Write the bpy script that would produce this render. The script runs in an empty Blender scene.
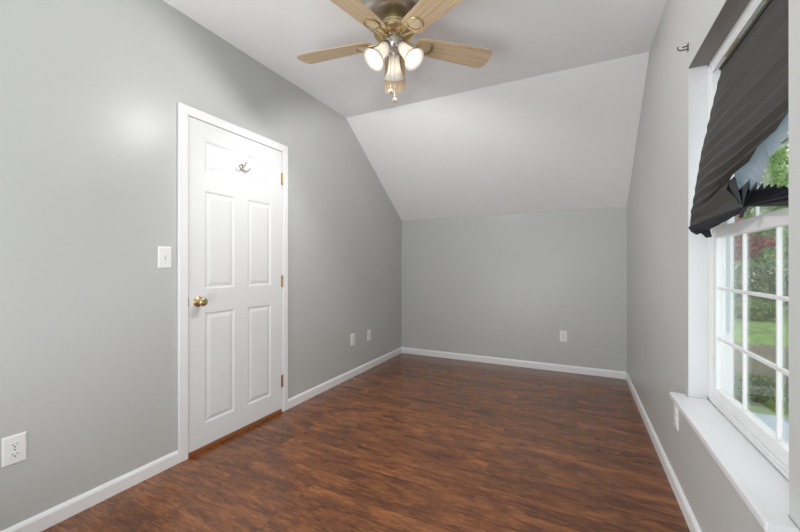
import bpy, bmesh, math, random
from mathutils import Vector, Matrix
SC = bpy.context.scene
COL = SC.collection
PI = math.pi
R = math.radians

# ------------------------------------------------------------------ camera
cam_data = bpy.data.cameras.new('camera')
cam_data.sensor_fit = 'HORIZONTAL'
cam_data.sensor_width = 36.0
cam_data.lens = 360.51 / 800 * 36.0
cam_data.clip_start = 0.02
cam_data.clip_end = 300
cam = bpy.data.objects.new('camera', cam_data)
COL.objects.link(cam)
EYE = 1.15
cam.location = (0, 0, EYE)
cam.rotation_euler = (R(90), 0, R(26.196))
SC.camera = cam

# ------------------------------------------------------------------ world (bright overcast sky)
world = bpy.data.worlds.new('world')
SC.world = world
world.use_nodes = True
wn = world.node_tree.nodes
bg = wn['Background']
bg.inputs['Color'].default_value = (0.93, 0.97, 1.0, 1)
bg.inputs['Strength'].default_value = 2.3

# added large soft fill, unseen behind the camera and turned up towards the ceiling
soft = bpy.data.lights.new('soft_fill', 'AREA')
soft.shape = 'RECTANGLE'
soft.size, soft.size_y = 1.8, 1.7
soft.energy = 64
soft.color = (0.92, 0.97, 1.0)
soft_o = bpy.data.objects.new('soft_fill', soft)
COL.objects.link(soft_o)
soft_o.location = (-1.1, -0.95, 0.70)
soft_o.rotation_euler = Vector((0.36, 0.56, 0.75)).to_track_quat('-Z', 'Y').to_euler()

BULB = 6.5
LAMP = 25.5          # watts of each of the fan's three lamps

SC.view_settings.view_transform = 'Standard'
SC.view_settings.look = 'None'
SC.view_settings.exposure = 0.0
SC.view_settings.gamma = 1.0
SC.view_settings.use_curve_mapping = False

# ------------------------------------------------------------------ helpers
def srgb(r, g, b):
    f = lambda c: (c / 255 / 12.92) if c / 255 <= 0.04045 else ((c / 255 + 0.055) / 1.055) ** 2.4
    return (f(r), f(g), f(b), 1)

def mat(name, color, rough=0.5, metal=0.0, noise=0.0, nscale=30.0, bump=0.0, bscale=200.0, coat=0.0, spec=0.5):
    m = bpy.data.materials.new(name)
    m.use_nodes = True
    nt = m.node_tree
    b = nt.nodes['Principled BSDF']
    b.inputs['Base Color'].default_value = color
    b.inputs['Roughness'].default_value = rough
    b.inputs['Metallic'].default_value = metal
    b.inputs['Coat Weight'].default_value = coat
    b.inputs['Specular IOR Level'].default_value = spec
    tc = nt.nodes.new('ShaderNodeTexCoord')
    if noise:
        n = nt.nodes.new('ShaderNodeTexNoise')
        n.inputs['Scale'].default_value = nscale
        n.inputs['Detail'].default_value = 4
        nt.links.new(tc.outputs['Object'], n.inputs['Vector'])
        r = nt.nodes.new('ShaderNodeValToRGB')
        r.color_ramp.elements[0].position = 0.3
        r.color_ramp.elements[1].position = 0.7
        r.color_ramp.elements[0].color = tuple(c * (1 - noise) for c in color[:3]) + (1,)
        r.color_ramp.elements[1].color = tuple(min(1, c * (1 + noise)) for c in color[:3]) + (1,)
        nt.links.new(n.outputs['Fac'], r.inputs['Fac'])
        nt.links.new(r.outputs['Color'], b.inputs['Base Color'])
    if bump:
        n2 = nt.nodes.new('ShaderNodeTexNoise')
        n2.inputs['Scale'].default_value = bscale
        nt.links.new(tc.outputs['Object'], n2.inputs['Vector'])
        bp = nt.nodes.new('ShaderNodeBump')
        bp.inputs['Strength'].default_value = bump
        bp.inputs['Distance'].default_value = 0.002
        nt.links.new(n2.outputs['Fac'], bp.inputs['Height'])
        nt.links.new(bp.outputs['Normal'], b.inputs['Normal'])
    return m

class MB:
    """collects shapes in one bmesh, built as one mesh object"""
    def __init__(s):
        s.bm = bmesh.new()
    def box(s, x0, x1, y0, y1, z0, z1, bev=0.0, seg=2, M=None):
        t = bmesh.new()
        bmesh.ops.create_cube(t, size=1)
        for v in t.verts:
            v.co = Vector(((x0 + x1) / 2 + v.co.x * (x1 - x0), (y0 + y1) / 2 + v.co.y * (y1 - y0), (z0 + z1) / 2 + v.co.z * (z1 - z0)))
        if bev:
            bmesh.ops.bevel(t, geom=list(t.edges), offset=bev, segments=seg, affect='EDGES', profile=0.5)
        s.merge(t, M)
        return s
    def merge(s, t, M=None):
        if M is not None:
            bmesh.ops.transform(t, matrix=M, verts=t.verts)
        me = bpy.data.meshes.new('tmp')
        t.to_mesh(me); t.free()
        s.bm.from_mesh(me)
        bpy.data.meshes.remove(me)
    def prism(s, poly, axis, a, b, bev=0.0, M=None):
        """poly: list of 2D points in the other two axes (in xyz order), extruded along axis from a to b"""
        t = bmesh.new()
        def P(p, h):
            if axis == 'x': return (h, p[0], p[1])
            if axis == 'y': return (p[0], h, p[1])
            return (p[0], p[1], h)
        lo = [t.verts.new(P(p, a)) for p in poly]
        hi = [t.verts.new(P(p, b)) for p in poly]
        n = len(poly)
        t.faces.new(lo); t.faces.new(hi[::-1])
        for i in range(n):
            t.faces.new((lo[i], hi[i], hi[(i + 1) % n], lo[(i + 1) % n]))
        bmesh.ops.recalc_face_normals(t, faces=t.faces)
        if bev:
            bmesh.ops.bevel(t, geom=list(t.edges), offset=bev, segments=2, affect='EDGES', profile=0.5)
        s.merge(t, M)
        return s
    def lathe(s, prof, seg=32, M=None, cap=True):
        """prof: (r, z) list, spun about z"""
        t = bmesh.new()
        rings = []
        for r, z in prof:
            if r < 1e-6:
                rings.append([t.verts.new((0, 0, z))])
            else:
                rings.append([t.verts.new((r * math.cos(2 * PI * i / seg), r * math.sin(2 * PI * i / seg), z)) for i in range(seg)])
        for a, b in zip(rings, rings[1:]):
            for i in range(seg):
                j = (i + 1) % seg
                if len(a) == 1 and len(b) == 1: continue
                if len(a) == 1: t.faces.new((a[0], b[i], b[j]))
                elif len(b) == 1: t.faces.new((a[i], b[0], a[j]))
                else: t.faces.new((a[i], b[i], b[j], a[j]))
        if cap:
            for rg in (rings[0], rings[-1]):
                if len(rg) > 1: t.faces.new(rg)
        bmesh.ops.recalc_face_normals(t, faces=t.faces)
        s.merge(t, M)
        return s
    def tube(s, pts, rad, seg=10, closed=False):
        t = bmesh.new()
        pts = [Vector(p) for p in pts]
        n = len(pts)
        rr = rad if isinstance(rad, (list, tuple)) else [rad] * n
        rings = []
        up = None
        for i, p in enumerate(pts):
            d = (pts[min(i + 1, n - 1)] - pts[max(i - 1, 0)]).normalized()
            if up is None:
                up = Vector((0, 0, 1)) if abs(d.z) < 0.9 else Vector((1, 0, 0))
            side = d.cross(up).normalized(); up = side.cross(d).normalized()
            rings.append([t.verts.new(p + rr[i] * (math.cos(2 * PI * k / seg) * side + math.sin(2 * PI * k / seg) * up)) for k in range(seg)])
        for a, b in zip(rings, rings[1:]):
            for i in range(seg):
                j = (i + 1) % seg
                t.faces.new((a[i], a[j], b[j], b[i]))
        t.faces.new(rings[0][::-1]); t.faces.new(rings[-1])
        bmesh.ops.recalc_face_normals(t, faces=t.faces)
        s.merge(t)
        return s
    def sphere(s, c, r, u=16, v=10):
        t = bmesh.new()
        bmesh.ops.create_uvsphere(t, u_segments=u, v_segments=v, radius=r, matrix=Matrix.Translation(c))
        s.merge(t)
        return s
    def raw(s, verts, faces):
        t = bmesh.new()
        vs = [t.verts.new(v) for v in verts]
        for f in faces:
            t.faces.new([vs[i] for i in f])
        s.merge(t)
        return s
    def build(s, name, m, parent=None, smooth=False, angle=40):
        me = bpy.data.meshes.new(name)
        s.bm.to_mesh(me); s.bm.free()
        me.materials.append(m)
        o = bpy.data.objects.new(name, me)
        COL.objects.link(o)
        if parent is not None:
            o.parent = parent
        if smooth:
            for p in me.polygons: p.use_smooth = True
            bm = bmesh.new(); bm.from_mesh(me)
            for e in bm.edges:
                if len(e.link_faces) == 2 and e.calc_face_angle(0) > R(angle): e.smooth = False
            bm.to_mesh(me); bm.free()
        return o

def tag(o, label=None, cat=None, group=None, kind=None):
    if label: o['label'] = label
    if cat: o['category'] = cat
    if group: o['group'] = group
    if kind: o['kind'] = kind
    return o

def empty(name, loc, label, cat, group=None, kind=None, rotz=0):
    o = bpy.data.objects.new(name, None)
    o.empty_display_size = 0.05
    COL.objects.link(o)
    o.location = loc
    o.rotation_euler = (0, 0, rotz)
    return tag(o, label, cat, group, kind)

def copy_tree(o, parent=None):
    c = o.copy(); COL.objects.link(c)
    if parent is not None: c.parent = parent
    for ch in list(o.children): copy_tree(ch, c)
    return c

# ------------------------------------------------------------------ room numbers (metres)
XL, XR = -2.0974, 0.4520
YB = 4.3065
ZC, YC, ZK = 2.6469, 3.0262, 1.7532
YN = -1.5                       # the room runs on behind the camera
WT = 0.16                       # wall thickness
OY0, OY1, OZ0, OZ1 = 1.179, 2.052, 0.556, 2.050      # window opening
DY0, DY1, DZ1 = 1.350, 2.158, 2.066                  # door opening

# ------------------------------------------------------------------ materials
M = {}
M['wall'] = mat('grey_wall_paint', srgb(196, 197, 195), rough=0.36, noise=0.012, nscale=3, bump=0.05, bscale=260)
M['ceiling'] = mat('ceiling_paint', srgb(249, 249, 250), rough=0.8, noise=0.008, nscale=4, bump=0.05, bscale=220)
M['trim'] = mat('white_trim_paint', srgb(242, 242, 243), rough=0.32, noise=0.008, nscale=8)
M['door'] = mat('white_door_paint', srgb(234, 235, 236), rough=0.38, noise=0.008, nscale=8)
M['sill'] = mat('white_sill_paint', srgb(224, 224, 226), rough=0.3, noise=0.008, nscale=8)
M['vinyl'] = mat('white_vinyl', srgb(228, 228, 228), rough=0.3, noise=0.006, nscale=10)
M['plate'] = mat('white_plastic', srgb(240, 240, 238), rough=0.3, noise=0.006, nscale=20)
M['dark'] = mat('dark_slot', srgb(45, 42, 40), rough=0.6, noise=0.05)
M['brass'] = mat('polished_brass', srgb(206, 188, 148), rough=0.3, metal=1.0, noise=0.04, nscale=30)
M['oldbrass'] = mat('aged_brass', srgb(175, 150, 105), rough=0.35, metal=1.0, noise=0.08, nscale=40)
M['nickel'] = mat('brushed_nickel', srgb(190, 186, 180), rough=0.3, metal=1.0, noise=0.04, nscale=60)
M['chrome'] = mat('satin_steel', srgb(140, 140, 142), rough=0.25, metal=1.0, noise=0.05, nscale=50)
M['hookmetal'] = mat('dark_pewter', srgb(105, 103, 100), rough=0.35, metal=0.9, noise=0.05, nscale=50)
M['track'] = mat('grey_track', srgb(176, 186, 196), rough=0.5, noise=0.01)
M['beige'] = mat('bare_wood_edge', srgb(205, 185, 140), rough=0.7, noise=0.1, nscale=25)
M['headtone'] = mat('dark_taupe', srgb(124, 119, 114), rough=0.5, noise=0.02, nscale=5)  # head of the window recess, coloured darker than the walls

def floor_material(name, along_y=False):
    m = bpy.data.materials.new(name); m.use_nodes = True
    nt = m.node_tree; N = nt.nodes; L = nt.links
    b = N['Principled BSDF']
    tc = N.new('ShaderNodeTexCoord')
    mp = N.new('ShaderNodeMapping')
    if along_y: mp.inputs['Rotation'].default_value = (0, 0, R(90))
    L.new(tc.outputs['Object'], mp.inputs['Vector'])
    br = N.new('ShaderNodeTexBrick')
    br.offset = 0.37
    br.inputs['Scale'].default_value = 1.0
    br.inputs['Brick Width'].default_value = 1.25
    br.inputs['Row Height'].default_value = 0.125
    br.inputs['Mortar Size'].default_value = 0.0009
    br.inputs['Mortar Smooth'].default_value = 0.4
    br.inputs['Color1'].default_value = (0, 0, 0, 1)
    br.inputs['Color2'].default_value = (1, 1, 1, 1)
    br.inputs['Mortar'].default_value = (0.5, 0.5, 0.5, 1)
    L.new(mp.outputs[0], br.inputs['Vector'])
    # per plank offset of the grain
    off = N.new('ShaderNodeVectorMath'); off.operation = 'MULTIPLY_ADD'
    L.new(br.outputs['Color'], off.inputs[0])
    off.inputs[1].default_value = (7.3, 3.1, 5.7)
    L.new(mp.outputs[0], off.inputs[2])
    st = N.new('ShaderNodeMapping'); st.inputs['Scale'].default_value = (1.0, 3.6, 1.0)
    L.new(off.outputs[0], st.inputs['Vector'])
    n1 = N.new('ShaderNodeTexNoise')            # broad figure
    n1.inputs['Scale'].default_value = 2.6; n1.inputs['Detail'].default_value = 7
    n1.inputs['Roughness'].default_value = 0.62; n1.inputs['Distortion'].default_value = 1.1
    L.new(st.outputs[0], n1.inputs['Vector'])
    st2 = N.new('ShaderNodeMapping'); st2.inputs['Scale'].default_value = (1.0, 6.0, 1.0)
    L.new(off.outputs[0], st2.inputs['Vector'])
    n2 = N.new('ShaderNodeTexNoise')            # fine streaks
    n2.inputs['Scale'].default_value = 13.0; n2.inputs['Detail'].default_value = 6
    n2.inputs['Roughness'].default_value = 0.7; n2.inputs['Distortion'].default_value = 0.8
    L.new(st2.outputs[0], n2.inputs['Vector'])
    mx = N.new('ShaderNodeMix'); mx.data_type = 'FLOAT'
    mx.inputs['Factor'].default_value = 0.5
    L.new(n1.outputs['Fac'], mx.inputs['A']); L.new(n2.outputs['Fac'], mx.inputs['B'])
    rp = N.new('ShaderNodeValToRGB')
    e = rp.color_ramp.elements
    e[0].position = 0.33; e[0].color = srgb(60, 36, 24)
    e[1].position = 0.72; e[1].color = srgb(178, 116, 68)
    k = e.new(0.46); k.color = srgb(104, 61, 35)
    k = e.new(0.56); k.color = srgb(140, 86, 49)
    L.new(mx.outputs['Result'], rp.inputs['Fac'])
    # plank to plank tint
    hv = N.new('ShaderNodeHueSaturation')
    mr = N.new('ShaderNodeMapRange')
    mr.inputs['To Min'].default_value = 0.86; mr.inputs['To Max'].default_value = 1.10
    L.new(br.outputs['Color'], mr.inputs['Value'])
    L.new(mr.outputs[0], hv.inputs['Value'])
    L.new(rp.outputs['Color'], hv.inputs['Color'])
    mm = N.new('ShaderNodeMix'); mm.data_type = 'RGBA'
    mf = N.new('ShaderNodeMath'); mf.operation = 'MULTIPLY'; mf.inputs[1].default_value = 0.55
    L.new(br.outputs['Fac'], mf.inputs[0])
    L.new(mf.outputs[0], mm.inputs['Factor'])
    L.new(hv.outputs['Color'], mm.inputs['A'])
    mm.inputs['B'].default_value = srgb(40, 22, 16)
    L.new(mm.outputs['Result'], b.inputs['Base Color'])
    b.inputs['Roughness'].default_value = 0.2
    b.inputs['Coat Weight'].default_value = 0.15; b.inputs['Coat Roughness'].default_value = 0.12
    rr = N.new('ShaderNodeMapRange')
    rr.inputs['To Min'].default_value = 0.17; rr.inputs['To Max'].default_value = 0.30
    L.new(n2.outputs['Fac'], rr.inputs['Value']); L.new(rr.outputs[0], b.inputs['Roughness'])
    bp = N.new('ShaderNodeBump'); bp.inputs['Strength'].default_value = 0.06; bp.inputs['Distance'].default_value = 0.002
    L.new(mx.outputs['Result'], bp.inputs['Height']); L.new(bp.outputs['Normal'], b.inputs['Normal'])
    return m
M['floor'] = floor_material('dark_laminate')

def wood_material(name, c0, c1, axis='x', rough=0.4):
    m = bpy.data.materials.new(name); m.use_nodes = True
    nt = m.node_tree; N = nt.nodes; L = nt.links
    b = N['Principled BSDF']
    tc = N.new('ShaderNodeTexCoord')
    mp = N.new('ShaderNodeMapping')
    mp.inputs['Scale'].default_value = (2, 40, 40) if axis == 'x' else (40, 2, 40)
    L.new(tc.outputs['Object'], mp.inputs['Vector'])
    n = N.new('ShaderNodeTexNoise'); n.inputs['Scale'].default_value = 2.0; n.inputs['Detail'].default_value = 5
    n.inputs['Distortion'].default_value = 0.4
    L.new(mp.outputs[0], n.inputs['Vector'])
    r = N.new('ShaderNodeValToRGB')
    r.color_ramp.elements[0].position = 0.3; r.color_ramp.elements[0].color = c0
    r.color_ramp.elements[1].position = 0.7; r.color_ramp.elements[1].color = c1
    L.new(n.outputs['Fac'], r.inputs['Fac']); L.new(r.outputs['Color'], b.inputs['Base Color'])
    b.inputs['Roughness'].default_value = rough
    return m
M['blade'] = wood_material('light_oak_blade', srgb(196, 168, 134), srgb(226, 202, 170))
M['medal'] = wood_material('cream_medallion', srgb(206, 184, 150), srgb(224, 206, 176))
M['threshold'] = wood_material('threshold_wood', srgb(132, 76, 40), srgb(172, 106, 62), 'y', 0.35)
M['finial'] = wood_material('finial_wood', srgb(186, 150, 112), srgb(214, 184, 150))
M['fence'] = wood_material('weathered_fence', srgb(120, 110, 98), srgb(164, 152, 138), 'y', 0.9)

def emit_mat(name, color, strength):
    m = bpy.data.materials.new(name); m.use_nodes = True
    nt = m.node_tree
    b = nt.nodes['Principled BSDF']
    b.inputs['Base Color'].default_value = (0.9, 0.9, 0.9, 1)
    b.inputs['Emission Color'].default_value = color
    b.inputs['Emission Strength'].default_value = strength
    return m
M['bulb'] = emit_mat('lit_bulb', (1.0, 0.95, 0.87, 1), BULB)

def translucent_mat(name, color, trans=0.6, rough=0.3, tcolor=None):
    m = bpy.data.materials.new(name); m.use_nodes = True
    nt = m.node_tree; N = nt.nodes; L = nt.links
    b = N['Principled BSDF']; b.inputs['Base Color'].default_value = color; b.inputs['Roughness'].default_value = rough
    t = N.new('ShaderNodeBsdfTranslucent'); t.inputs['Color'].default_value = tcolor or color
    mx = N.new('ShaderNodeMixShader'); mx.inputs[0].default_value = trans
    L.new(b.outputs[0], mx.inputs[1]); L.new(t.outputs[0], mx.inputs[2])
    L.new(mx.outputs[0], N['Material Output'].inputs['Surface'])
    return m
M['shadeglass'] = translucent_mat('frosted_shade_glass', (0.86, 0.83, 0.78, 1), 0.30, 0.25)

def glass_mat():
    m = bpy.data.materials.new('window_glass'); m.use_nodes = True
    nt = m.node_tree; N = nt.nodes; L = nt.links
    tr = N.new('ShaderNodeBsdfTransparent'); tr.inputs['Color'].default_value = (0.96, 0.98, 0.97, 1)
    gl = N.new('ShaderNodeBsdfGlossy'); gl.inputs['Roughness'].default_value = 0.02
    fr = N.new('ShaderNodeFresnel'); fr.inputs['IOR'].default_value = 1.45
    mul = N.new('ShaderNodeMath'); mul.operation = 'MULTIPLY'; mul.inputs[1].default_value = 0.5
    L.new(fr.outputs[0], mul.inputs[0])
    mx = N.new('ShaderNodeMixShader')
    L.new(mul.outputs[0], mx.inputs[0]); L.new(tr.outputs[0], mx.inputs[1]); L.new(gl.outputs[0], mx.inputs[2])
    L.new(mx.outputs[0], N['Material Output'].inputs['Surface'])
    return m
M['glass'] = glass_mat()

# ------------------------------------------------------------------ setting
tag(MB().box(XL - WT, XR + WT, YN, YB + WT, -0.12, 0.0).build('floor', M['floor']),
    'dark red brown wood laminate floor with planks running across the room', 'floor', kind='structure')

prof = [(YN, ZC), (YC, ZC), (YB, ZK), (YB, ZK + 0.17), (YC + 0.06, ZC + 0.12), (YN, ZC + 0.12)]
tag(MB().prism(prof, 'x', XL, XR).build('ceiling', M['ceiling']),
    'white ceiling, flat above the fan and sloping down to the back wall', 'ceiling', kind='structure')

w = MB()
w.box(XL - WT, XL, YN, DY0, 0, ZC)
w.box(XL - WT, XL, DY0, DY1, DZ1, ZC)
w.prism([(DY1, 0), (YB, 0), (YB, ZK), (YC, ZC), (DY1, ZC)], 'x', XL - WT, XL)
tag(w.build('wall_left', M['wall']), 'grey painted wall on the left with the white door in it', 'wall', kind='structure')

tag(MB().box(XL - WT, XR + WT, YB, YB + WT, 0, ZK + 0.17).build('wall_back', M['wall']),
    'low grey wall at the far end under the sloped ceiling', 'wall', kind='structure')

tag(MB().box(XL - WT, XR + WT, YN - WT, YN, -0.12, ZC + 0.12).build('wall_front', M['wall']),
    'grey painted wall behind the camera', 'wall', kind='structure')
w = MB()
w.box(XR, XR + WT, YN, OY0, 0, ZC)
w.box(XR, XR + WT, OY0, OY1, 0, OZ0 - 0.03)
w.box(XR, XR + WT, OY0, OY1, OZ1, ZC)
w.prism([(OY1, 0), (YB, 0), (YB, ZK), (YC, ZC), (OY1, ZC)], 'x', XR, XR + WT)
tag(w.build('wall_right', M['wall']), 'grey painted wall on the right with the window in it', 'wall', kind='structure')

tag(MB().box(XR + WT + 0.001, 1.20, YN, YB, 2.66, 2.80).build('added_eave', M['trim']), 'unseen white roof eave added outside to shade the window', 'eave', kind='structure')  # unseen eave, added to cut the skylight on the window jamb

BH, BT = 0.074, 0.013
def bprof(sx):     # section of a baseboard against x = 0 facing +x (sx = 1)
    return [(0, 0), (sx * BT, 0), (sx * BT, BH - 0.016), (sx * (BT - 0.004), BH - 0.006), (sx * 0.005, BH), (0, BH)]
CY0, CY1 = 1.315, 2.196         # casing outer edges
pl = [(XL + x, z) for x, z in bprof(1)]
b_ = MB().prism(pl, 'y', YN, CY0 - 0.001).prism(pl, 'y', CY1 + 0.001, YB)
tag(b_.build('baseboard_left', M['trim']), 'white baseboard along the foot of the left wall on both sides of the door', 'baseboard', kind='structure')
pr = [(XR + x, z) for x, z in bprof(-1)]
tag(MB().prism(pr, 'y', YN, YB).build('baseboard_right', M['trim']), 'white baseboard along the right wall below the window', 'baseboard', kind='structure')
pb = [(YB + x, z) for x, z in bprof(-1)]
tag(MB().prism(pb, 'x', XL + BT, XR - BT).build('baseboard_back', M['trim']), 'white baseboard along the low back wall', 'baseboard', kind='structure')

# ------------------------------------------------------------------ door
door = empty('door_1', (XL, 1.755, 0), 'white six panel door with brass knob in the left wall', 'door', kind='structure')
def D(o):                                      # keep world coordinates under the empty
    o.matrix_parent_inverse = Matrix.Translation(door.location).inverted(); return o
SY0, SY1, SZ0, SZ1 = 1.376, 2.136, 0.030, 2.046
SX = XL + 0.010                                # slab face
c = MB()
CP = 0.019
def casing_bar(mb, y0, y1, z0, z1):
    mb.box(XL, XL + CP, y0, y1, z0, z1, bev=0.004)
casing_bar(c, CY0, 1.371, 0, 2.052); casing_bar(c, 2.142, CY1, 0, 2.052); casing_bar(c, CY0, CY1, 2.050, 2.106)
D(c.build('door_casing', M['trim'], door))
j = MB()
j.box(XL - WT, XL + 0.002, DY0 + 0.001, 1.373, 0, 2.05)
j.box(XL - WT, XL + 0.002, 2.139, DY1 - 0.001, 0, 2.05)
j.box(XL - WT, XL + 0.002, DY0 + 0.001, DY1 - 0.001, 2.0495, DZ1 - 0.001)
j.box(XL - 0.060, XL - 0.042, 1.373, 1.385, 0, 2.05)
j.box(XL - 0.060, XL - 0.042, 2.127, 2.139, 0, 2.05)
D(j.build('door_jamb', M['trim'], door))

# slab with six moulded panels: faces between grid lines, panels sunk and raised again
def slab():
    PY = [(1.483, 1.699), (1.809, 2.023)]
    PZ = [(0.168, 0.858), (1.008, 1.620), (1.742, 1.934)]
    t = bmesh.new()
    ys = [SY0, PY[0][0], PY[0][1], PY[1][0], PY[1][1], SY1]
    zs = [SZ0] + [z for p in PZ for z in p] + [SZ1]
    cache = {}
    def V(x, y, z):
        k = (round(x, 5), round(y, 5), round(z, 5))
        if k not in cache: cache[k] = t.verts.new((x, y, z))
        return cache[k]
    def quad(x0, y0, y1, z0, z1):
        t.faces.new((V(x0, y0, z0), V(x0, y1, z0), V(x0, y1, z1), V(x0, y0, z1)))
    for a in range(5):
        for b in range(7):
            y0, y1, z0, z1 = ys[a], ys[a + 1], zs[b], zs[b + 1]
            if a in (1, 3) and b in (1, 3, 5):
                # ogee: outer edge -> sunk groove -> raised field
                steps = [(0, 0), (0.010, -0.0055), (0.016, -0.006), (0.036, -0.0012), (0.039, -0.001)]
                for (i0, d0), (i1, d1) in zip(steps, steps[1:]):
                    A = [(y0 + i0, z0 + i0), (y1 - i0, z0 + i0), (y1 - i0, z1 - i0), (y0 + i0, z1 - i0)]
                    B = [(y0 + i1, z0 + i1), (y1 - i1, z0 + i1), (y1 - i1, z1 - i1), (y0 + i1, z1 - i1)]
                    for k in range(4):
                        k2 = (k + 1) % 4
                        t.faces.new((V(SX + d0, *A[k]), V(SX + d0, *A[k2]), V(SX + d1, *B[k2]), V(SX + d1, *B[k])))
                i, d = steps[-1]
                quad(SX + d, y0 + i, y1 - i, z0 + i, z1 - i)
            else:
                quad(SX, y0, y1, z0, z1)
    m = MB()
    m.merge(t)
    xb = SX - 0.035
    # edges and back of the slab
    m.raw([(SX, SY0, SZ0), (SX, SY1, SZ0), (SX, SY1, SZ1), (SX, SY0, SZ1), (xb, SY0, SZ0), (xb, SY1, SZ0), (xb, SY1, SZ1), (xb, SY0, SZ1)],
          [(0, 4, 5, 1), (1, 5, 6, 2), (2, 6, 7, 3), (3, 7, 4, 0), (4, 7, 6, 5)])
    return m
D(slab().build('door_slab', M['door'], door))

# knob: rosette, neck, ball; axis +x
RX = Matrix.Rotation(R(90), 4, 'Y')
kn = MB()
KM = Matrix.Translation((SX, 1.437, 0.932)) @ RX
kn.lathe([(0, 0), (0.033, 0), (0.033, 0.003), (0.029, 0.008), (0.018, 0.011), (0.012, 0.014), (0.011, 0.026), (0.016, 0.030), (0.024, 0.036),
          (0.0265, 0.045), (0.0265, 0.052), (0.024, 0.059), (0.018, 0.063), (0.010, 0.064), (0.009, 0.062), (0, 0.062)], 32, KM)
ko = D(kn.build('door_knob', M['brass'], door, smooth=True))
ko['label'] = 'round brass knob'
ltc = MB().box(SX - 0.001, SX + 0.001, SY0, SY0 + 0.002, 0.905, 0.96)
D(ltc.build('latch_plate', M['chrome'], door))
for z in (1.832, 1.028, 0.244):
    h = MB()
    for k in range(5):
        h.tube([(XL + 0.014, 2.139, z - 0.045 + k * 0.0182), (XL + 0.014, 2.139, z - 0.045 + k * 0.0182 + 0.0172)], 0.0062, 12)
    h.sphere((XL + 0.014, 2.139, z + 0.047), 0.005, 10, 6)
    h.box(XL + 0.0095, XL + 0.012, 2.128, 2.139, z - 0.045, z + 0.045)
    ho = D(h.build('hinge', M['oldbrass'], door, smooth=True)); ho['label'] = 'brass hinge'
# coat hook screwed to the rail
hk = MB()
hx, hy, hz = SX, 1.757, 1.832
hk.prism([(hy - 0.010, hz - 0.022), (hy + 0.010, hz - 0.022), (hy + 0.014, hz), (hy + 0.009, hz + 0.024), (hy - 0.009, hz + 0.024), (hy - 0.014, hz)], 'x', hx, hx + 0.005, bev=0.0015)
hk.tube([(hx + 0.004, hy, hz + 0.012), (hx + 0.022, hy, hz + 0.006), (hx + 0.036, hy, hz + 0.012), (hx + 0.042, hy, hz + 0.026), (hx + 0.042, hy, hz + 0.032)], [0.005, 0.0045, 0.0042, 0.0045, 0.006], 10)
for s_ in (-1, 1):
    hk.tube([(hx + 0.004, hy, hz - 0.010), (hx + 0.014, hy + s_ * 0.016, hz - 0.022), (hx + 0.026, hy + s_ * 0.032, hz - 0.020), (hx + 0.032, hy + s_ * 0.042, hz - 0.006), (hx + 0.033, hy + s_ * 0.045, hz + 0.002)],
            [0.0045, 0.004, 0.004, 0.004, 0.0055], 10)
ho = D(hk.build('coat_hook', M['nickel'], door, smooth=True)); ho['label'] = 'steel coat hook screwed to the upper middle of the door'
th = MB().prism([(XL - WT + 0.01, 0), (XL + 0.006, 0), (XL + 0.006, 0.017), (XL + 0.002, 0.021), (XL - WT + 0.01, 0.021)], 'y', 1.374, 2.138)
to = D(th.build('threshold', M['threshold'], door)); to['label'] = 'brown wooden threshold under the door'

# hallway floor behind the door would not be seen: the slab fills the opening

# ------------------------------------------------------------------ window
win = empty('window_1', (XR + 0.1, (OY0 + OY1) / 2, OZ0), 'white double hung window with small panes in the right wall', 'window', kind='structure')
def W(o):
    o.matrix_parent_inverse = Matrix.Translation(win.location).inverted(); return o
FX0, FX1 = 0.530, 0.602
# plaster return lining at the two sides (painted white)
j = MB()
j.box(XR + 0.001, FX0, OY1 - 0.004, OY1 - 0.0005, OZ0, OZ1 - 0.0005)
j.box(XR + 0.001, FX0, OY0 + 0.0005, OY0 + 0.004, OZ0, OZ1 - 0.0005)
W(j.build('jamb_lining', M['sill'], win))
W(MB().box(XR + 0.0005, FX0, OY0 + 0.0045, OY1 - 0.0045, OZ1 - 0.004, OZ1 - 0.0005).build('head_lining', M['headtone'], win))['label'] = 'dark taupe head of the recess'
f = MB()
yA, yB = OY0 + 0.001, OY1 - 0.001
FW = 0.022
f.box(FX0, FX1, yB - FW, yB, OZ0, OZ1 - 0.001, bev=0.003)
f.box(FX0, FX1, yA, yA + FW, OZ0, OZ1 - 0.001, bev=0.003)
f.box(FX0, FX1, yA, yB, OZ1 - 0.034, OZ1 - 0.001, bev=0.003)
# ribs of the head track
f.box(FX0 - 0.002, FX0 + 0.005, yA + FW, yB - FW, OZ1 - 0.052, OZ1 - 0.030, bev=0.0015)
f.box(FX0 + 0.036, FX0 + 0.042, yA + FW, yB - FW, OZ1 - 0.052, OZ1 - 0.030, bev=0.0015)
f.box(FX0, FX1, yA, yB, OZ0, OZ0 + 0.020, bev=0.003)
# inner stops
f.box(FX0 - 0.006, FX0 + 0.006, yB - 0.016, yB, OZ0, OZ1 - 0.001, bev=0.002)
f.box(FX0 - 0.006, FX0 + 0.006, yA, yA + 0.016, OZ0, OZ1 - 0.001, bev=0.002)
f.box(FX0 - 0.006, FX0 + 0.006, yA, yB, OZ0, OZ0 + 0.012, bev=0.002)
f.box(FX0 - 0.006, FX0 + 0.006, yA, yB, OZ1 - 0.018, OZ1 - 0.001, bev=0.002)
W(f.build('window_frame', M['vinyl'], win))
g = MB()
g.box(FX0 + 0.050, FX0 + 0.062, yB - FW - 0.002, yB - FW + 0.001, 0.86, OZ1 - 0.06)
W(g.build('sash_track', M['track'], win))
e_ = MB()
e_.box(FX0 + 0.012, FX0 + 0.034, 1.80, 1.93, OZ1 - 0.0365, OZ1 - 0.0335)
e_.box(FX0 + 0.012, FX0 + 0.034, 1.52, 1.58, OZ1 - 0.0365, OZ1 - 0.0335)
eo = W(e_.build('wood_shim', M['beige'], win)); eo['label'] = 'bare wood showing in the head track'

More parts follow.
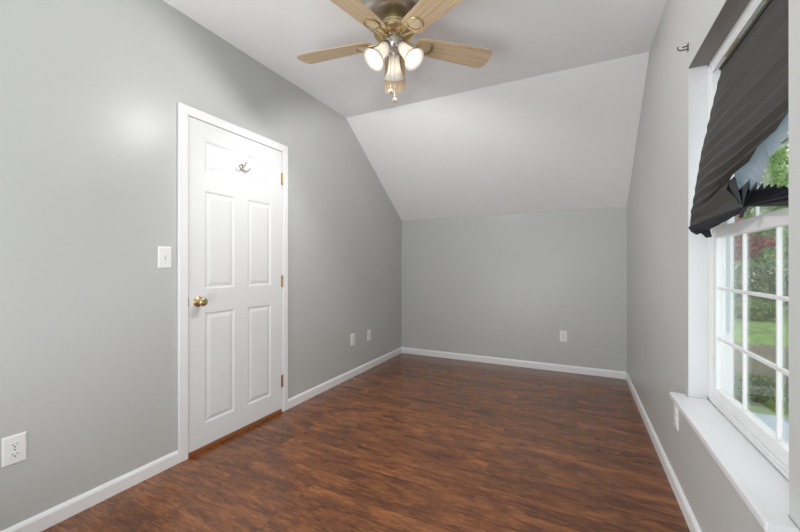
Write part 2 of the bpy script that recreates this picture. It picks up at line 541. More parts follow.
def sash(name, x0, x1, y0, y1, z0, z1, stile, near, bot, top, muntw, rows):
    m = MB()
    m.box(x0, x1, y0, y0 + near, z0, z1, bev=0.003)
    m.box(x0, x1, y1 - stile, y1, z0, z1, bev=0.003)
    m.box(x0, x1, y0 + near - 0.003, y1 - stile + 0.003, z0, z0 + bot, bev=0.003)
    m.box(x0, x1, y0 + near - 0.003, y1 - stile + 0.003, z1 - top, z1, bev=0.003)
    gy0, gy1, gz0, gz1 = y0 + near, y1 - stile, z0 + bot, z1 - top
    xc = (x0 + x1) / 2
    for k in range(1, 3):
        y = gy0 + (gy1 - gy0) * k / 3
        m.box(xc - 0.006, xc + 0.006, y - muntw / 2, y + muntw / 2, gz0, gz1, bev=0.003)
    for k in range(1, rows):
        z = gz0 + (gz1 - gz0) * k / rows
        m.box(xc - 0.0065, xc + 0.0065, gy0, gy1, z - muntw / 2, z + muntw / 2, bev=0.003)
    s = W(m.build(name, M['vinyl'], win))
    p = MB()
    p.box(xc - 0.002, xc + 0.002, gy0 - 0.004, gy1 + 0.004, gz0 - 0.004, gz1 + 0.004)
    po = W(p.build('glass_pane', M['glass'], None))
    po.matrix_parent_inverse = Matrix.Identity(4)
    po.parent = s
    return s
sash('lower_sash', 0.538, 0.568, yA + FW - 0.012, yB - FW + 0.002, OZ0 + 0.018, 1.318, 0.028, 0.058, 0.045, 0.048, 0.013, 3)
sash('upper_sash', 0.572, 0.600, yA + FW - 0.012, yB - FW + 0.002, 1.284, OZ1 - 0.033, 0.028, 0.058, 0.038, 0.040, 0.013, 3)
# stool: deep painted sill board with horns and rounded nose
st = MB()
e1, e2 = OY0 - 0.055, OY1 + 0.045
st.prism([(0.391, e1), (XR - 0.0005, e1), (XR - 0.0005, OY0 + 0.001), (FX0 - 0.0065, OY0 + 0.001), (FX0 - 0.0065, OY1 - 0.001), (XR - 0.0005, OY1 - 0.001), (XR - 0.0005, e2), (0.391, e2)],
         'z', OZ0 - 0.026, OZ0, bev=0.005)
so = W(st.build('window_sill', M['sill'], win)); so['label'] = 'deep white painted sill board'

# ------------------------------------------------------------------ ceiling fan
FANP = Vector((-0.931, 1.815, ZC))
fan = empty('ceiling_fan', FANP, 'five blade ceiling fan with light oak blades and three lit frosted shades', 'ceiling fan', rotz=R(26.196))
# inside the fan's frame: +y points away from the camera, z = 0 is the ceiling
def dz(z): return EYE + z - ZC                  # height above the eye -> fan frame
h = MB()
h.lathe([(0.0, 0), (0.205, 0), (0.205, -0.010), (0.198, -0.016), (0.196, -0.070), (0.185, -0.092), (0.160, -0.104), (0.120, -0.114), (0.080, -0.122), (0.070, -0.127), (0.0, -0.127)], 48)
h.build('motor_housing', M['nickel'], fan, smooth=True)
h = MB()
h.lathe([(0, -0.127), (0.068, -0.127), (0.071, -0.131), (0.068, -0.136), (0.068, -0.141), (0.071, -0.145), (0.068, -0.150), (0.068, -0.155), (0.071, -0.159), (0.068, -0.164), (0.066, -0.172), (0.098, -0.176), (0.112, -0.182), (0.113, -0.190), (0.104, -0.200), (0.082, -0.210), (0.060, -0.216), (0, -0.216)], 48)
h.build('brass_ring_cap', M['brass'], fan, smooth=True)
# blade irons and blades
ZB = dz(1.272)
def blade_mesh():
    pts = []
    def edge(s):
        return [(0.135, s * 0.040), (0.150, s * 0.056), (0.175, s * 0.062), (0.30, s * 0.0675), (0.45, s * 0.073), (0.570, s * 0.077), (0.590, s * 0.070), (0.606, s * 0.046)]
    top = edge(1); bot = edge(-1)[::-1]
    mid = [(0.611, 0.02), (0.611, -0.02)]
    poly = top + mid + bot
    m = MB()
    m.prism(poly, 'z', -0.003, 0.003, bev=0.0012)
    return m
iron = None; bl = None
for k in range(5):
    a = R(90 + 72 * k)
    Mr = Matrix.Translation((0, 0, ZB)) @ Matrix.Rotation(a, 4, 'Z') @ Matrix.Rotation(R(-11), 4, 'X')
    if k == 0:
        bl = blade_mesh().build('blade', M['blade'], fan)
        im = MB()
        im.tube([(0.060, 0.0, 0.006), (0.085, 0.010, -0.004), (0.115, 0.016, -0.010), (0.150, 0.022, -0.008)], [0.008, 0.007, 0.006, 0.005], 10)
        im.tube([(0.060, 0.0, 0.006), (0.085, -0.010, -0.004), (0.115, -0.016, -0.010), (0.150, -0.022, -0.008)], [0.008, 0.007, 0.006, 0.005], 10)
        im.lathe([(0.047, -0.0035), (0.047, -0.008), (0.043, -0.011), (0.038, -0.010), (0.036, -0.0035)], 32, Matrix.Translation((0.190, 0, 0)), cap=False)
        iron = im.build('blade_iron', M['brass'], bl, smooth=True)
        MB().lathe([(0, -0.0035), (0.036, -0.0035), (0.034, -0.007), (0, -0.009)], 28, Matrix.Translation((0.190, 0, 0))).build('medallion', M['medal'], bl, smooth=True)
        bl.matrix_local = Mr
    else:
        b2 = copy_tree(bl, fan)
        b2.matrix_local = Mr
# light fitter
h = MB()
h.lathe([(0, -0.205), (0.050, -0.205), (0.055, -0.211), (0.055, -0.236), (0.052, -0.250), (0.046, -0.262), (0.030, -0.280), (0.014, -0.290), (0.008, -0.300), (0, -0.302)], 36)
fit = h.build('light_fitter', M['nickel'], fan, smooth=True)
for p in ((-0.010, -0.054, -0.222), (0.047, 0.027, -0.222), (0, -0.044, -0.268)):
    MB().sphere(p, 0.005, 10, 8).build('fitter_screw', M['dark'], fan, smooth=True)
# three shades with bulbs
sh0 = None
for k in range(3):
    a = R(90 + 120 * k)
    r1, z1, r2, z2 = 0.052, dz(1.224), 0.130, dz(1.128)
    tilt = math.atan2(r2 - r1, z1 - z2)
    # local frame: shade axis along -z, then tilted outwards along +x
    Ms = Matrix.Rotation(a, 4, 'Z') @ Matrix.Translation((r1, 0, z1)) @ Matrix.Rotation(-tilt, 4, 'Y')
    if k == 0:
        m = MB()
        outer = [(0.026, 0.006), (0.029, -0.004), (0.031, -0.030), (0.035, -0.060), (0.041, -0.085), (0.050, -0.104), (0.060, -0.118), (0.0645, -0.123)]
        inner = [(r - 0.0035, z + 0.001) for r, z in outer[::-1]]
        m.lathe(outer + inner, 40, cap=False)
        sh0 = m.build('lamp_shade', M['shadeglass'], fan, smooth=True, angle=70)
        m = MB()
        m.lathe([(0, 0.022), (0.024, 0.022), (0.029, 0.016), (0.029, 0.002), (0.021, 0.002), (0.021, -0.018), (0, -0.018)], 28)
        m.build('socket_cup', M['nickel'], sh0, smooth=True)
        m = MB()
        m.lathe([(0, -0.018), (0.012, -0.018), (0.013, -0.030), (0.018, -0.044), (0.026, -0.060), (0.0305, -0.076), (0.030, -0.088), (0.024, -0.101), (0.013, -0.109), (0, -0.1115)], 28)
        m.build('light_bulb', M['bulb'], sh0, smooth=True)
        sh0.matrix_local = Ms
    else:
        copy_tree(sh0, fan).matrix_local = Ms
# the lamps' own light, thrown out of each shade's mouth
for k in range(3):
    a = R(90 + 120 * k)
    Ms = Matrix.Rotation(a, 4, 'Z') @ Matrix.Translation((r1, 0, z1)) @ Matrix.Rotation(-tilt, 4, 'Y')
    ld = bpy.data.lights.new('fan_lamp', 'SPOT')
    ld.energy = LAMP
    ld.color = (1.0, 0.99, 0.98)
    ld.spot_size = R(158); ld.spot_blend = 0.35
    ld.shadow_soft_size = 0.028
    lo = bpy.data.objects.new('fan_lamp', ld); COL.objects.link(lo)
    lo.parent = fan
    lo.matrix_local = Ms @ Matrix.Translation((0, 0, -0.128))
# pull chains
for (px, py, zb, zt) in ((-0.017, -0.053, dz(0.962), -0.222), (0.003, -0.046, dz(0.918), -0.268)):
    m = MB()
    m.tube([(px, py, zt), (px, py, zb + 0.012)], 0.0011, 8)
    n = int((zt - zb) / 0.008)
    for i in range(n):
        m.sphere((px, py, zt - i * 0.008), 0.0019, 6, 4)
    ch = m.build('pull_chain', M['nickel'], fan, smooth=True)
    q = MB()
    q.lathe([(0, 0.014), (0.003, 0.014), (0.005, 0.011), (0.010, 0.007), (0.0125, 0), (0.011, -0.007), (0.006, -0.012), (0, -0.0135)], 20, Matrix.Translation((px, py, zb)))
    q.build('chain_finial', M['finial'], ch, smooth=True)

# ------------------------------------------------------------------ wall plates
def plate(parent, w=0.074, h=0.120, t=0.006):
    """local frame: plate in the x-z plane facing -y, wall at y = 0"""
    m = MB()
    m.prism([(-w / 2, -h / 2), (w / 2, -h / 2), (w / 2, h / 2), (-w / 2, h / 2)], 'y', -0.001, -0.0025)
    m.bm.clear()
    v = []
    for (i, y) in ((0, 0), (0, -0.003), (0.006, -t)):
        v += [(-w / 2 + i, y, -h / 2 + i), (w / 2 - i, y, -h / 2 + i), (w / 2 - i, y, h / 2 - i), (-w / 2 + i, y, h / 2 - i)]
    fs = []
    for k in (0, 4):
        for i in range(4):
            j2 = (i + 1) % 4
            fs.append((k + i, k + j2, k + 4 + j2, k + 4 + i))
    fs.append((8, 9, 10, 11)); fs.append((3, 2, 1, 0))
    m.raw(v, fs)
    return m.build('cover_plate', M['plate'], parent)

def outlet(loc, rz, label):
    o = empty('wall_outlet', loc, label, 'outlet', rotz=rz)
    plate(o)
    for s in (1, -1):
        m = MB()
        zc = s * 0.0195
        poly = []
        for i in range(32):
            a = 2 * PI * i / 32
            poly.append((0.0172 * math.cos(a), zc + max(-0.0135, min(0.0135, 0.0172 * math.sin(a)))))
        m.prism(poly, 'y', -0.0055, -0.0078)
        r_ = m.build('receptacle', M['plate'], o)
        d = MB()
        d.box(-0.0075, -0.0055, -0.0082, -0.006, zc - 0.001, zc + 0.007)
        d.box(0.0055, 0.0075, -0.0082, -0.006, zc, zc + 0.0065)
        d.prism([(0.0028 * math.cos(2 * PI * i / 12), zc - 0.007 + 0.0028 * math.sin(2 * PI * i / 12)) for i in range(12)], 'y', -0.006, -0.0082)
        d.build('socket_slot', M['dark'], r_)
    sc = MB().lathe([(0, 0), (0.003, 0), (0.0025, 0.0012), (0, 0.0014)], 14, Matrix.Translation((0, -0.006, 0)) @ Matrix.Rotation(R(90), 4, 'X'))
    sc.build('screw', M['chrome'], o)
    return o

def blank_plate(loc, rz, label, jack=True):
    o = empty('wall_plate', loc, label, 'wall plate', rotz=rz)
    plate(o)
    if jack:
        m = MB().lathe([(0, 0), (0.006, 0), (0.0055, 0.003), (0.003, 0.004), (0, 0.004)], 16, Matrix.Translation((0, -0.006, 0)) @ Matrix.Rotation(R(90), 4, 'X'))
        m.build('cable_jack', M['plate'], o, smooth=True)
    for s in (1, -1):
        m = MB().lathe([(0, 0), (0.003, 0), (0.0025, 0.0012), (0, 0.0014)], 14, Matrix.Translation((0, -0.006, s * 0.041)) @ Matrix.Rotation(R(90), 4, 'X'))
        m.build('screw', M['plate'], o)
    return o
LW = R(90)      # on the left wall: plate faces +x
outlet((XL, 0.636, 0.389), LW, 'white duplex outlet nearest the camera, low on the left wall before the door')
outlet((XL, 3.150, 0.385), LW, 'white duplex outlet low on the left wall just past the door')
blank_plate((XL, 3.476, 0.374), LW, 'plain white wall plate low on the left wall, nearest the back corner')
outlet((-0.136, YB, 0.385), 0, 'white duplex outlet low on the back wall')
outlet((XR, 2.262, 0.388), R(-90), 'white duplex outlet on the right wall under the sill end')
# light switch
sw = empty('light_switch', (XL, 1.2435, 1.199), 'white toggle light switch on the left wall beside the door', 'light switch', rotz=LW)
plate(sw, 0.074, 0.122)
m = MB().box(-0.005, 0.005, -0.0066, -0.0055, -0.012, 0.012)
s_ = m.build('toggle_slot', M['track'], sw)
m = MB().prism([(-0.006, -0.007), (-0.006, 0.007), (-0.0125, 0.0135), (-0.0155, 0.0095)], 'x', -0.0036, 0.0036, bev=0.0008)
m.build('toggle', M['plate'], sw)
for z in (0.030, -0.030):
    m = MB().lathe([(0, 0), (0.003, 0), (0.0025, 0.0012), (0, 0.0014)], 14, Matrix.Translation((0, -0.006, z)) @ Matrix.Rotation(R(90), 4, 'X'))
    m.build('screw', M['track'], sw)

# ------------------------------------------------------------------ curtain bracket on the right wall
hb = empty('curtain_bracket', (XR, 2.048, 2.143), 'small dark metal double hook on the right wall above the window corner', 'hook')
hb.scale = (0.82, 0.82, 0.82)
m = MB()
m.box(-0.003, 0, -0.009, 0.009, -0.024, 0.026, bev=0.001)
m.build('back_plate', M['hookmetal'], hb)
m = MB().tube([(-0.002, 0, -0.008), (-0.020, 0, -0.009), (-0.036, 0, -0.008), (-0.044, 0, -0.004), (-0.047, 0, 0.004), (-0.047, 0, 0.013)], 0.0038, 10)
m.build('hook_arm', M['hookmetal'], hb, smooth=True)
m = MB().tube([(-0.002, 0, 0.010), (-0.014, 0, 0.008), (-0.022, 0, 0.007), (-0.028, 0, 0.006)], 0.0034, 10)
m.build('hook_arm', M['hookmetal'], hb, smooth=True)

# ------------------------------------------------------------------ pleated paper shade
def paper(name, front, trans, tcol):
    return translucent_mat(name, front, trans, 0.75, tcol)
M['paper'] = paper('charcoal_pleated_paper', srgb(62, 59, 55), 0.04, srgb(120, 130, 140))
M['paperthin'] = paper('thin_backlit_paper', srgb(150, 156, 164), 0.5, srgb(146, 160, 174))
M['paperwhite'] = paper('white_paper_backing', srgb(235, 236, 238), 0.4, srgb(235, 238, 240))
M['paperdark'] = paper('folded_black_paper', srgb(44, 46, 52), 0.02, srgb(90, 100, 110))
CY_, SY_ = math.cos(R(26.196)), math.sin(R(26.196))
def lerp(a, b, t): return a + (b - a) * t
def along(pts, t):
    """point at parameter t in a polyline of (t, Vector)"""
    for (t0, p0), (t1, p1) in zip(pts, pts[1:]):
        if t <= t1 + 1e-9:
            k = (t - t0) / (t1 - t0) if t1 > t0 else 0
            return p0.lerp(p1, k)
    return pts[-1][1]
shade = empty('pleated_shade', (0.545, 1.58, 1.98), 'torn charcoal pleated paper shade hanging askew in the window', 'window shade')
def SHD(o):
    o.matrix_parent_inverse = Matrix.Translation(shade.location).inverted(); return o
V3 = Vector
lc = [(0, V3((0.545, 1.962, 1.983))), (.25, V3((.512, 1.980, 1.800))), (.48, V3((.478, 1.980, 1.632))), (.84, V3((.445, 1.988, 1.397))), (1, V3((.440, 1.998, 1.320)))]
rc = [(0, V3((0.545, 1.205, 1.983))), (.60, V3((.512, 1.205, 1.610))), (.70, V3((.500, 1.304, 1.550))), (.85, V3((.490, 1.633, 1.466))), (.90, V3((.478, 1.685, 1.449))), (1, V3((.490, 1.566, 1.345)))]
random.seed(5)
NP, NC = 26, 26
vs, fs = [], []
for r in range(NP + 1):
    t = r / NP
    A, B = along(lc, t), along(rc, t)
    for c_ in range(NC + 1):
        s = c_ / NC
        p = A.lerp(B, s)
        # the sheet bellies a little and its pleats have not gone quite flat
        amp = 0.0065 if 0 < r < NP else 0
        amp *= min(1.0, 0.25 + s * 5)
        p.x += (amp if r % 2 else -amp) * (0.75 + 0.25 * math.sin(5 * s + r))
        p.x -= 0.018 * math.sin(PI * s) * math.sin(PI * t)
        p.x += 0.006 * math.sin(9.0 * s + 2.0 * t) * t * (1 - s * 0.5)
        if r < NP: p.z -= 0.020 * math.sin(PI * s) * math.sin(PI * t) + 0.004 * math.sin(11 * s + 3 * t) * t
        if c_ == 0 and r > 2: p.y += random.uniform(-0.004, 0.004)
        vs.append(p)
for r in range(NP):
    for c_ in range(NC):
        a = r * (NC + 1) + c_
        fs.append((a, a + 1, a + NC + 2, a + NC + 1))
SHD(MB().raw(vs, fs).build('pleated_sheet', M['paper'], shade))
m = MB()
vs, fs = [], []
for i in range(25):
    t = 0.20 + 0.72 * i / 24
    p = along(lc, t)
    wv = 0.010 * math.sin(PI * i / 24) * (1 + 0.3 * math.sin(i * 1.9))
    vs += [p + V3((0.009, -0.006, 0)), p + V3((0.005, wv * 0.6 + 0.004, 0)), p + V3((0.014, wv + 0.006, 0))]
for i in range(24):
    for k in range(2):
        a = i * 3 + k
        fs.append((a, a + 3, a + 4, a + 1))
o = SHD(m.raw(vs, fs).build('curled_edge', M['paperwhite'], shade)); o['label'] = 'curled white backing at the far edge of the paper'
# head rail strip the paper is stuck to
SHD(MB().box(0.538, 0.552, 1.205, 1.965, 1.976, 1.990, bev=0.002).build('adhesive_strip', M['paper'], shade))
THIN = [(0.503, 1.302, 1.557), (0.494, 1.646, 1.471), (0.508, 1.666, 1.411), (0.520, 1.605, 1.398), (0.524, 1.535, 1.408), (0.524, 1.489, 1.475), (0.515, 1.333, 1.515)]
m = MB()
vs, fs = [], []
up = [V3((.503, 1.215, 1.650)), V3((.503, 1.31, 1.610)), V3((.500, 1.48, 1.570)), V3((.502, 1.70, 1.50)), V3((.512, 1.735, 1.405))]
lo = [V3((.515, 1.215, 1.545)), V3(THIN[6]), V3(THIN[5]), V3(THIN[4]), V3(THIN[3])]
K = 30
for i in range(K + 1):
    t = i / K * 4
    q = min(3, int(t)); f_ = t - q
    a, b = up[q].lerp(up[q + 1], f_), lo[q].lerp(lo[q + 1], f_)
    o_ = V3((0.004 if i % 2 else -0.004, 0, 0))
    vs += [a + V3((0.006, 0, 0)), (a + b) / 2 + o_, b + o_]
for i in range(K):
    for k in range(2):
        a = i * 3 + k
        fs.append((a, a + 3, a + 4, a + 1))
o = SHD(m.raw(vs, fs).build('turned_back_fold', M['paperthin'], shade)); o['label'] = 'turned back fold of thin paper glowing with daylight'
FAN = [(0.492, 1.730, 1.425), (0.482, 1.676, 1.450), (0.495, 1.650, 1.465), (0.512, 1.670, 1.418), (0.488, 1.506, 1.424), (0.514, 1.586, 1.399), (0.488, 1.456, 1.407), (0.514, 1.534, 1.389), (0.488, 1.417, 1.396), (0.514, 1.486, 1.380), (0.488, 1.374, 1.384), (0.514, 1.441, 1.375), (0.488, 1.340, 1.375), (0.514, 1.400, 1.367), (0.488, 1.298, 1.363), (0.510, 1.330, 1.357), (0.488, 1.244, 1.347), (0.505, 1.278, 1.340), (0.485, 1.227, 1.325), (0.500, 1.265, 1.323), (0.485, 1.227, 1.310), (0.495, 1.253, 1.301)]
m = MB()
P0 = V3((0.490, 1.566, 1.345))
vs = [P0] + [V3(p) for p in FAN]
m.raw(vs, [(0, i, i + 1) for i in range(1, len(FAN))])
o = SHD(m.build('gathered_pleats', M['paperdark'], shade)); o['label'] = 'black pleats gathered into a fan'
BOT = [(0.441, 2.002, 1.323), (0.455, 1.971, 1.289), (0.470, 1.947, 1.295), (0.490, 1.947, 1.269), (0.508, 1.939, 1.272), (0.500, 1.947, 1.319), (0.478, 1.779, 1.311), (0.482, 1.670, 1.325), (0.491, 1.569, 1.342), (0.495, 1.598, 1.329)]
front = [V3((.440, 1.998, 1.322)), V3((.452, 1.85, 1.331)), V3((.468, 1.72, 1.338)), V3((.490, 1.566, 1.346))]
m = MB()
for n_, (dx, dzv) in enumerate(((0.012, -0.026), (0.026, -0.040), (0.042, -0.036), (0.056, -0.026))):
    vs, fs = [], []
    for i in range(13):
        t = i / 12
        a = along([(0, front[0]), (.33, front[1]), (.66, front[2]), (1, front[3])], t)
        wv = (1 - t) ** 0.6 if t < 1 else 0
        vs += [a + V3((0.002 * n_, 0, 0)), a + V3((dx * (0.25 + 0.75 * wv), -0.010 * n_ * wv, dzv * wv * (0.9 + 0.1 * math.sin(i * 2.1))))]
    for i in range(12):
        fs.append((2 * i, 2 * i + 2, 2 * i + 3, 2 * i + 1))
    m.raw(vs, fs)
B = [V3(p) for p in BOT]
m.raw(B[:6] + [V3((.47, 1.98, 1.325))], [(0, 1, 6), (1, 2, 6), (2, 3, 6), (3, 4, 6), (4, 5, 6)])
m.raw([V3((.493, 1.592, 1.348)), V3((.493, 1.562, 1.343)), V3((.493, 1.590, 1.311)), V3((.493, 1.612, 1.314)),
       V3((.497, 1.592, 1.348)), V3((.497, 1.562, 1.343)), V3((.497, 1.590, 1.311)), V3((.497, 1.612, 1.314))],
      [(0, 1, 2, 3), (4, 7, 6, 5), (0, 4, 5, 1), (1, 5, 6, 2), (2, 6, 7, 3), (3, 7, 4, 0)])
o = SHD(m.build('rolled_bottom_fold', M['paperdark'], shade)); o['label'] = 'black rolled up bottom edge of the paper'

# ------------------------------------------------------------------ outdoors, one storey below
def leaf_mat(name, c0, c1, c2=None):
    m = bpy.data.materials.new(name); m.use_nodes = True
    nt = m.node_tree; N = nt.nodes; L = nt.links
    b = N['Principled BSDF']; b.inputs['Roughness'].default_value = 0.55
    g = N.new('ShaderNodeNewGeometry')
    r = N.new('ShaderNodeValToRGB')
    r.color_ramp.elements[0].color = c0; r.color_ramp.elements[1].color = c1
    if c2: 
        e = r.color_ramp.elements.new(0.8); e.color = c1
        r.color_ramp.elements[-1].color = c2
    L.new(g.outputs['Random Per Island'], r.inputs['Fac'])
    L.new(r.outputs['Color'], b.inputs['Base Color'])
    t = N.new('ShaderNodeBsdfTranslucent'); L.new(r.outputs['Color'], t.inputs['Color'])
    mx = N.new('ShaderNodeMixShader'); mx.inputs[0].default_value = 0.45
    L.new(b.outputs[0], mx.inputs[1]); L.new(t.outputs[0], mx.inputs[2])
    L.new(mx.outputs[0], N['Material Output'].inputs['Surface'])
    return m
M['leaf_tree'] = leaf_mat('tree_leaves', srgb(84, 118, 62), srgb(150, 182, 108), srgb(200, 218, 170))
M['leaf_pale'] = leaf_mat('pale_tree_leaves', srgb(112, 148, 84), srgb(178, 204, 130), srgb(222, 234, 194))
M['leaf_red'] = leaf_mat('red_maple_leaves', srgb(120, 50, 56), srgb(186, 92, 94), srgb(206, 140, 130))
M['leaf_flower'] = leaf_mat('variegated_leaves', srgb(88, 116, 74), srgb(150, 174, 122), srgb(236, 236, 226))
M['leaf_dark'] = leaf_mat('dark_shrub_leaves', srgb(58, 88, 46), srgb(116, 146, 80), srgb(160, 184, 116))
M['leaf_hedge'] = leaf_mat('bright_ground_leaves', srgb(92, 120, 54), srgb(150, 176, 90))
M['bark'] = mat('bark', srgb(86, 74, 64), rough=0.9, noise=0.2, nscale=6)
M['lawn'] = mat('lawn_grass', srgb(108, 136, 66), rough=0.9, noise=0.42, nscale=2.6, bump=0.5, bscale=30)
M['path'] = mat('grey_blue_stone', srgb(150, 160, 172), rough=0.8, noise=0.12, nscale=3)

GZ = -2.65
def ground_z(y):
    if y < 16: return GZ
    if y < 21: return GZ + (y - 16) / 5 * 1.15
    return -1.5
m = MB()
m.prism([(1.0, GZ), (16, GZ), (18, ground_z(18)), (21, -1.5), (30, -1.4), (60, -1.0), (60, -3.2), (1.0, -3.2)], 'x', 0.9, 42)
tag(m.build('ground', M['lawn']), 'green lawn and grassy bank outside below the window', 'lawn', kind='structure')
m = MB()
m.prism([(1.6, 9.0), (12, 8.8), (14, 9.4), (14, 12.5), (9, 12.4), (5, 12.2), (1.6, 12.4)], 'z', GZ, GZ + 0.05)
tag(m.build('garden_path', M['path']), 'grey blue stone path outside in front of the fence', 'path', kind='structure')

# fence
fy = 14.8
fence = empty('board_fence', (6, fy, GZ), 'weathered grey board fence standing behind the low shrubs', 'fence')
def FN(o):
    o.matrix_parent_inverse = Matrix.Translation(fence.location).inverted(); return o
random.seed(3)
m = MB()
x = 1.6
while x < 24.0:
    h_ = 1.40 + random.uniform(-0.03, 0.03)
    m.prism([(x, GZ + 0.04), (x + 0.135, GZ + 0.04), (x + 0.135, GZ + h_ - 0.04), (x + 0.105, GZ + h_), (x + 0.03, GZ + h_), (x, GZ + h_ - 0.04)], 'y', fy - 0.012, fy + 0.012)
    x += 0.155
FN(m.build('fence_boards', M['fence'], fence))
for z in (0.35, 1.1):
    FN(MB().box(1.6, 24.0, fy + 0.0125, fy + 0.05, GZ + z, GZ + z + 0.09).build('fence_rail', M['fence'], fence))
for k in range(9):
    px = 1.7 + k * 2.66
    FN(MB().box(px, px + 0.1, fy + 0.051, fy + 0.15, GZ, GZ + 1.5, bev=0.01).build('fence_post', M['fence'], fence))

def foliage(blobs, n, size, seed, fold=0.25):
    random.seed(seed)
    vs, fs = [], []
    wts = [b[1][0] * b[1][1] + b[1][1] * b[1][2] for b in blobs]
    for (c, rad), w_ in zip(blobs, wts):
        for _ in range(int(n * w_ / sum(wts))):
            d = V3((random.gauss(0, 1), random.gauss(0, 1), random.gauss(0, 1))).normalized()
            rr = random.uniform(0.55, 1.0) ** 0.5 * random.uniform(0.82, 1.10)
            p = V3(c) + V3((d.x * rad[0], d.y * rad[1], d.z * rad[2])) * rr
            u = (d + V3((random.uniform(-1, 1), random.uniform(-1, 1), random.uniform(-1, 1)))).normalized()
            a = u.orthogonal().normalized()
            a = Matrix.Rotation(random.uniform(0, 2 * PI), 3, u) @ a
            b = u.cross(a)
            s = size * random.uniform(0.6, 1.35)
            k = len(vs)
            vs += [p - a * s * 0.6, p + b * s * 0.3 + u * s * fold * 0.4, p + a * s * 0.6, p - b * s * 0.3 + u * s * fold * 0.4]
            fs += [(k, k + 1, k + 2), (k, k + 2, k + 3)]
    return vs, fs

def plant(name, base, blobs, n, size, lm, label, cat, seed, trunk=None, group=None):
    """blobs are relative to the base; trunk = (height, radius)"""
    o = empty(name, base, label, cat, group)
    vs, fs = foliage(blobs, n, size, seed)
    me = bpy.data.meshes.new('foliage'); me.from_pydata(vs, [], fs)
    me.materials.append(M[lm])
    c = bpy.data.objects.new('foliage', me); COL.objects.link(c); c.parent = o
    random.seed(seed + 100)
    m = MB()
    hgt, rad = trunk or (blobs[0][0][2], 0.02)
    m.tube([(0, 0, -0.05), (0.03 * hgt, 0.01 * hgt, hgt * 0.5), (0.02 * hgt, -0.01 * hgt, hgt)], [rad * 1.2, rad, rad * 0.7], 10)
    for b in blobs[:8]:
        t = random.uniform(0.55, 0.95)
        m.tube([(0.02 * hgt, 0, hgt * t), (b[0][0] * 0.5, b[0][1] * 0.5, lerp(hgt * t, b[0][2], 0.55)), (b[0][0], b[0][1], b[0][2])], [rad * 0.5, rad * 0.35, rad * 0.15], 8)
    m.build('trunk' if trunk else 'stem', M['bark'], o, smooth=True)
    return o
def crown(h0, h1, r, k, seed):
    random.seed(seed)
    out = []
    for i in range(k):
        t = (i + 0.5) / k
        z = lerp(h0, h1, t)
        rr = r * (0.55 + 0.45 * math.sin(PI * min(1, t * 0.9 + 0.1)))
        a = i * 2.4
        q = rr * 0.45 * (1 if i % 4 else 0.1)
        s = rr * random.uniform(0.5, 0.7)
        out.append(((q * math.cos(a), q * math.sin(a), z), (s, s, s * 0.8)))
    return out
gz = ground_z
# tall trees behind
for i, (x, y, h_, r_, lm, lab) in enumerate((
        (3.0, 34.0, 12.5, 3.5, 'leaf_tree', 'tall green tree at the far left of the trees outside'),
        (12.0, 37.0, 13.0, 3.6, 'leaf_pale', 'tall pale green tree seen through the middle of the window'),
        (21.0, 34.0, 12.5, 3.5, 'leaf_tree', 'tall green tree at the far right of the trees outside'),
        (31.5, 32.0, 12.5, 3.5, 'leaf_pale', 'tall pale tree far out to the right beyond the fence'),
        (27.0, 48.0, 16.0, 3.8, 'leaf_tree', 'tall green tree far back to the right, behind the others'),
        (38.0, 24.0, 12.0, 3.2, 'leaf_tree', 'tall green tree farthest out to the right'),
        (7.5, 48.0, 17.0, 3.8, 'leaf_tree', 'tall green tree behind and left of the pale one'),
        (16.8, 48.0, 17.0, 3.8, 'leaf_pale', 'tall pale tree behind and right of the nearer pale one'))):
    plant('leafy_tree', (x, y, gz(y)), crown(1.2, h_ - 1.5, r_, 14, i + 20), 11000, 0.30, lm, lab, 'tree', 40 + i, trunk=(h_ * 0.8, 0.22), group='tall trees beyond the lawn')
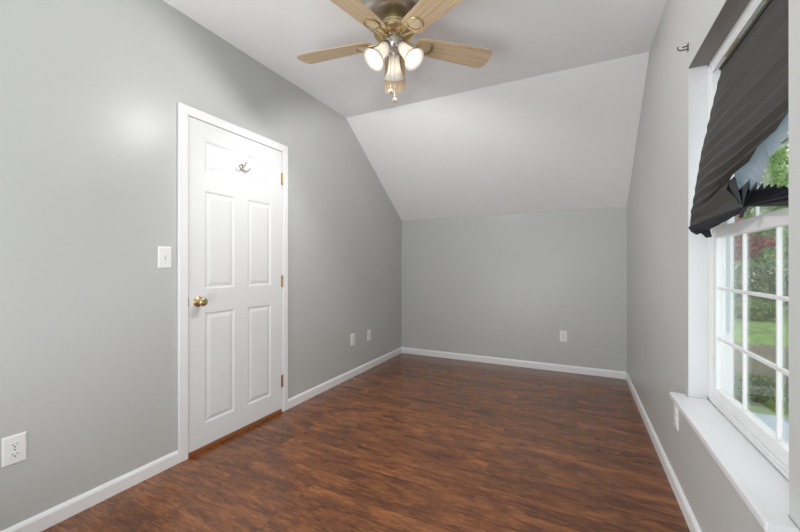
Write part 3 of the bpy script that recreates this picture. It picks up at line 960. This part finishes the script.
# red maple and the pale-leaved bushes on the bank
plant('red_maple', (8.8, 30.4, -1.5), [((0, 0, 4.4), (1.2, 1.2, 0.9)), ((0.7, 0.2, 3.6), (0.9, 0.9, 0.6)), ((-0.7, 0.1, 3.6), (0.9, 0.9, 0.7)), ((0.1, -0.3, 5.2), (0.8, 0.8, 0.6)), ((1.7, -0.2, 4.1), (0.6, 0.5, 0.35))], 3600, 0.20, 'leaf_red',
      'small tree with dark red leaves standing among the green bushes', 'tree', 60, trunk=(3.6, 0.09))
for i, (x, y, w_, h_) in enumerate(((5.0, 26.6, 1.5, 2.8), (9.1, 26.6, 1.6, 3.1), (12.9, 26.6, 1.6, 3.2))):
    plant('variegated_bush', (x, y, -1.5),
          [((0, 0, h_ * 0.42), (w_ * 0.8, w_ * 0.7, h_ * 0.42)), ((w_ * 0.4, -0.2, h_ * 0.65), (w_ * 0.6, w_ * 0.6, h_ * 0.33)), ((-w_ * 0.4, -0.1, h_ * 0.6), (w_ * 0.55, w_ * 0.6, h_ * 0.33))],
          5200, 0.19, 'leaf_flower', ('pale speckled bush left of the tallest one on the grassy bank', 'tallest pale speckled bush on the grassy bank, in the middle', 'pale speckled bush right of the tallest one on the grassy bank')[i],
          'bush', 70 + i, group='pale bushes on the bank')
for i, (x, y, w_, h_) in enumerate(((5.2, 23.6, 0.9, 1.0), (7.6, 23.4, 1.0, 1.0), (10.0, 23.6, 0.95, 1.1))):
    plant('green_bush', (x, y, -1.5), [((0, 0, h_ * 0.5), (w_, w_ * 0.7, h_ * 0.5)), ((w_ * 0.5, 0, h_ * 0.5), (w_ * 0.6, w_ * 0.6, h_ * 0.4))],
          1500, 0.15, 'leaf_hedge', ('low bright green bush on the bank, left of its row', 'low bright green bush on the bank, middle of its row', 'low bright green bush on the bank, right of its row')[i], 'bush', 80 + i, group='low green bushes on the bank')
for i, (x, y, w_, h_) in enumerate(((2.95, 13.3, 0.56, 0.8), (4.25, 13.3, 0.58, 0.85), (5.55, 13.2, 0.58, 0.9), (6.85, 13.3, 0.58, 0.85))):
    plant('dark_shrub', (x, y, GZ), [((0, 0, h_ * 0.5), (w_, w_ * 0.8, h_ * 0.5)), ((w_ * 0.5, -0.1, h_ * 0.55), (w_ * 0.5, w_ * 0.5, h_ * 0.45)), ((-w_ * 0.5, -0.1, h_ * 0.45), (w_ * 0.5, w_ * 0.5, h_ * 0.42))],
          1800, 0.085, 'leaf_dark', ('dark green shrub before the board fence, first from the left', 'dark green shrub before the board fence, second from the left', 'dark green shrub before the board fence, third from the left', 'dark green shrub before the board fence, last on the right')[i], 'shrub', 90 + i, group='dark shrubs along the fence')
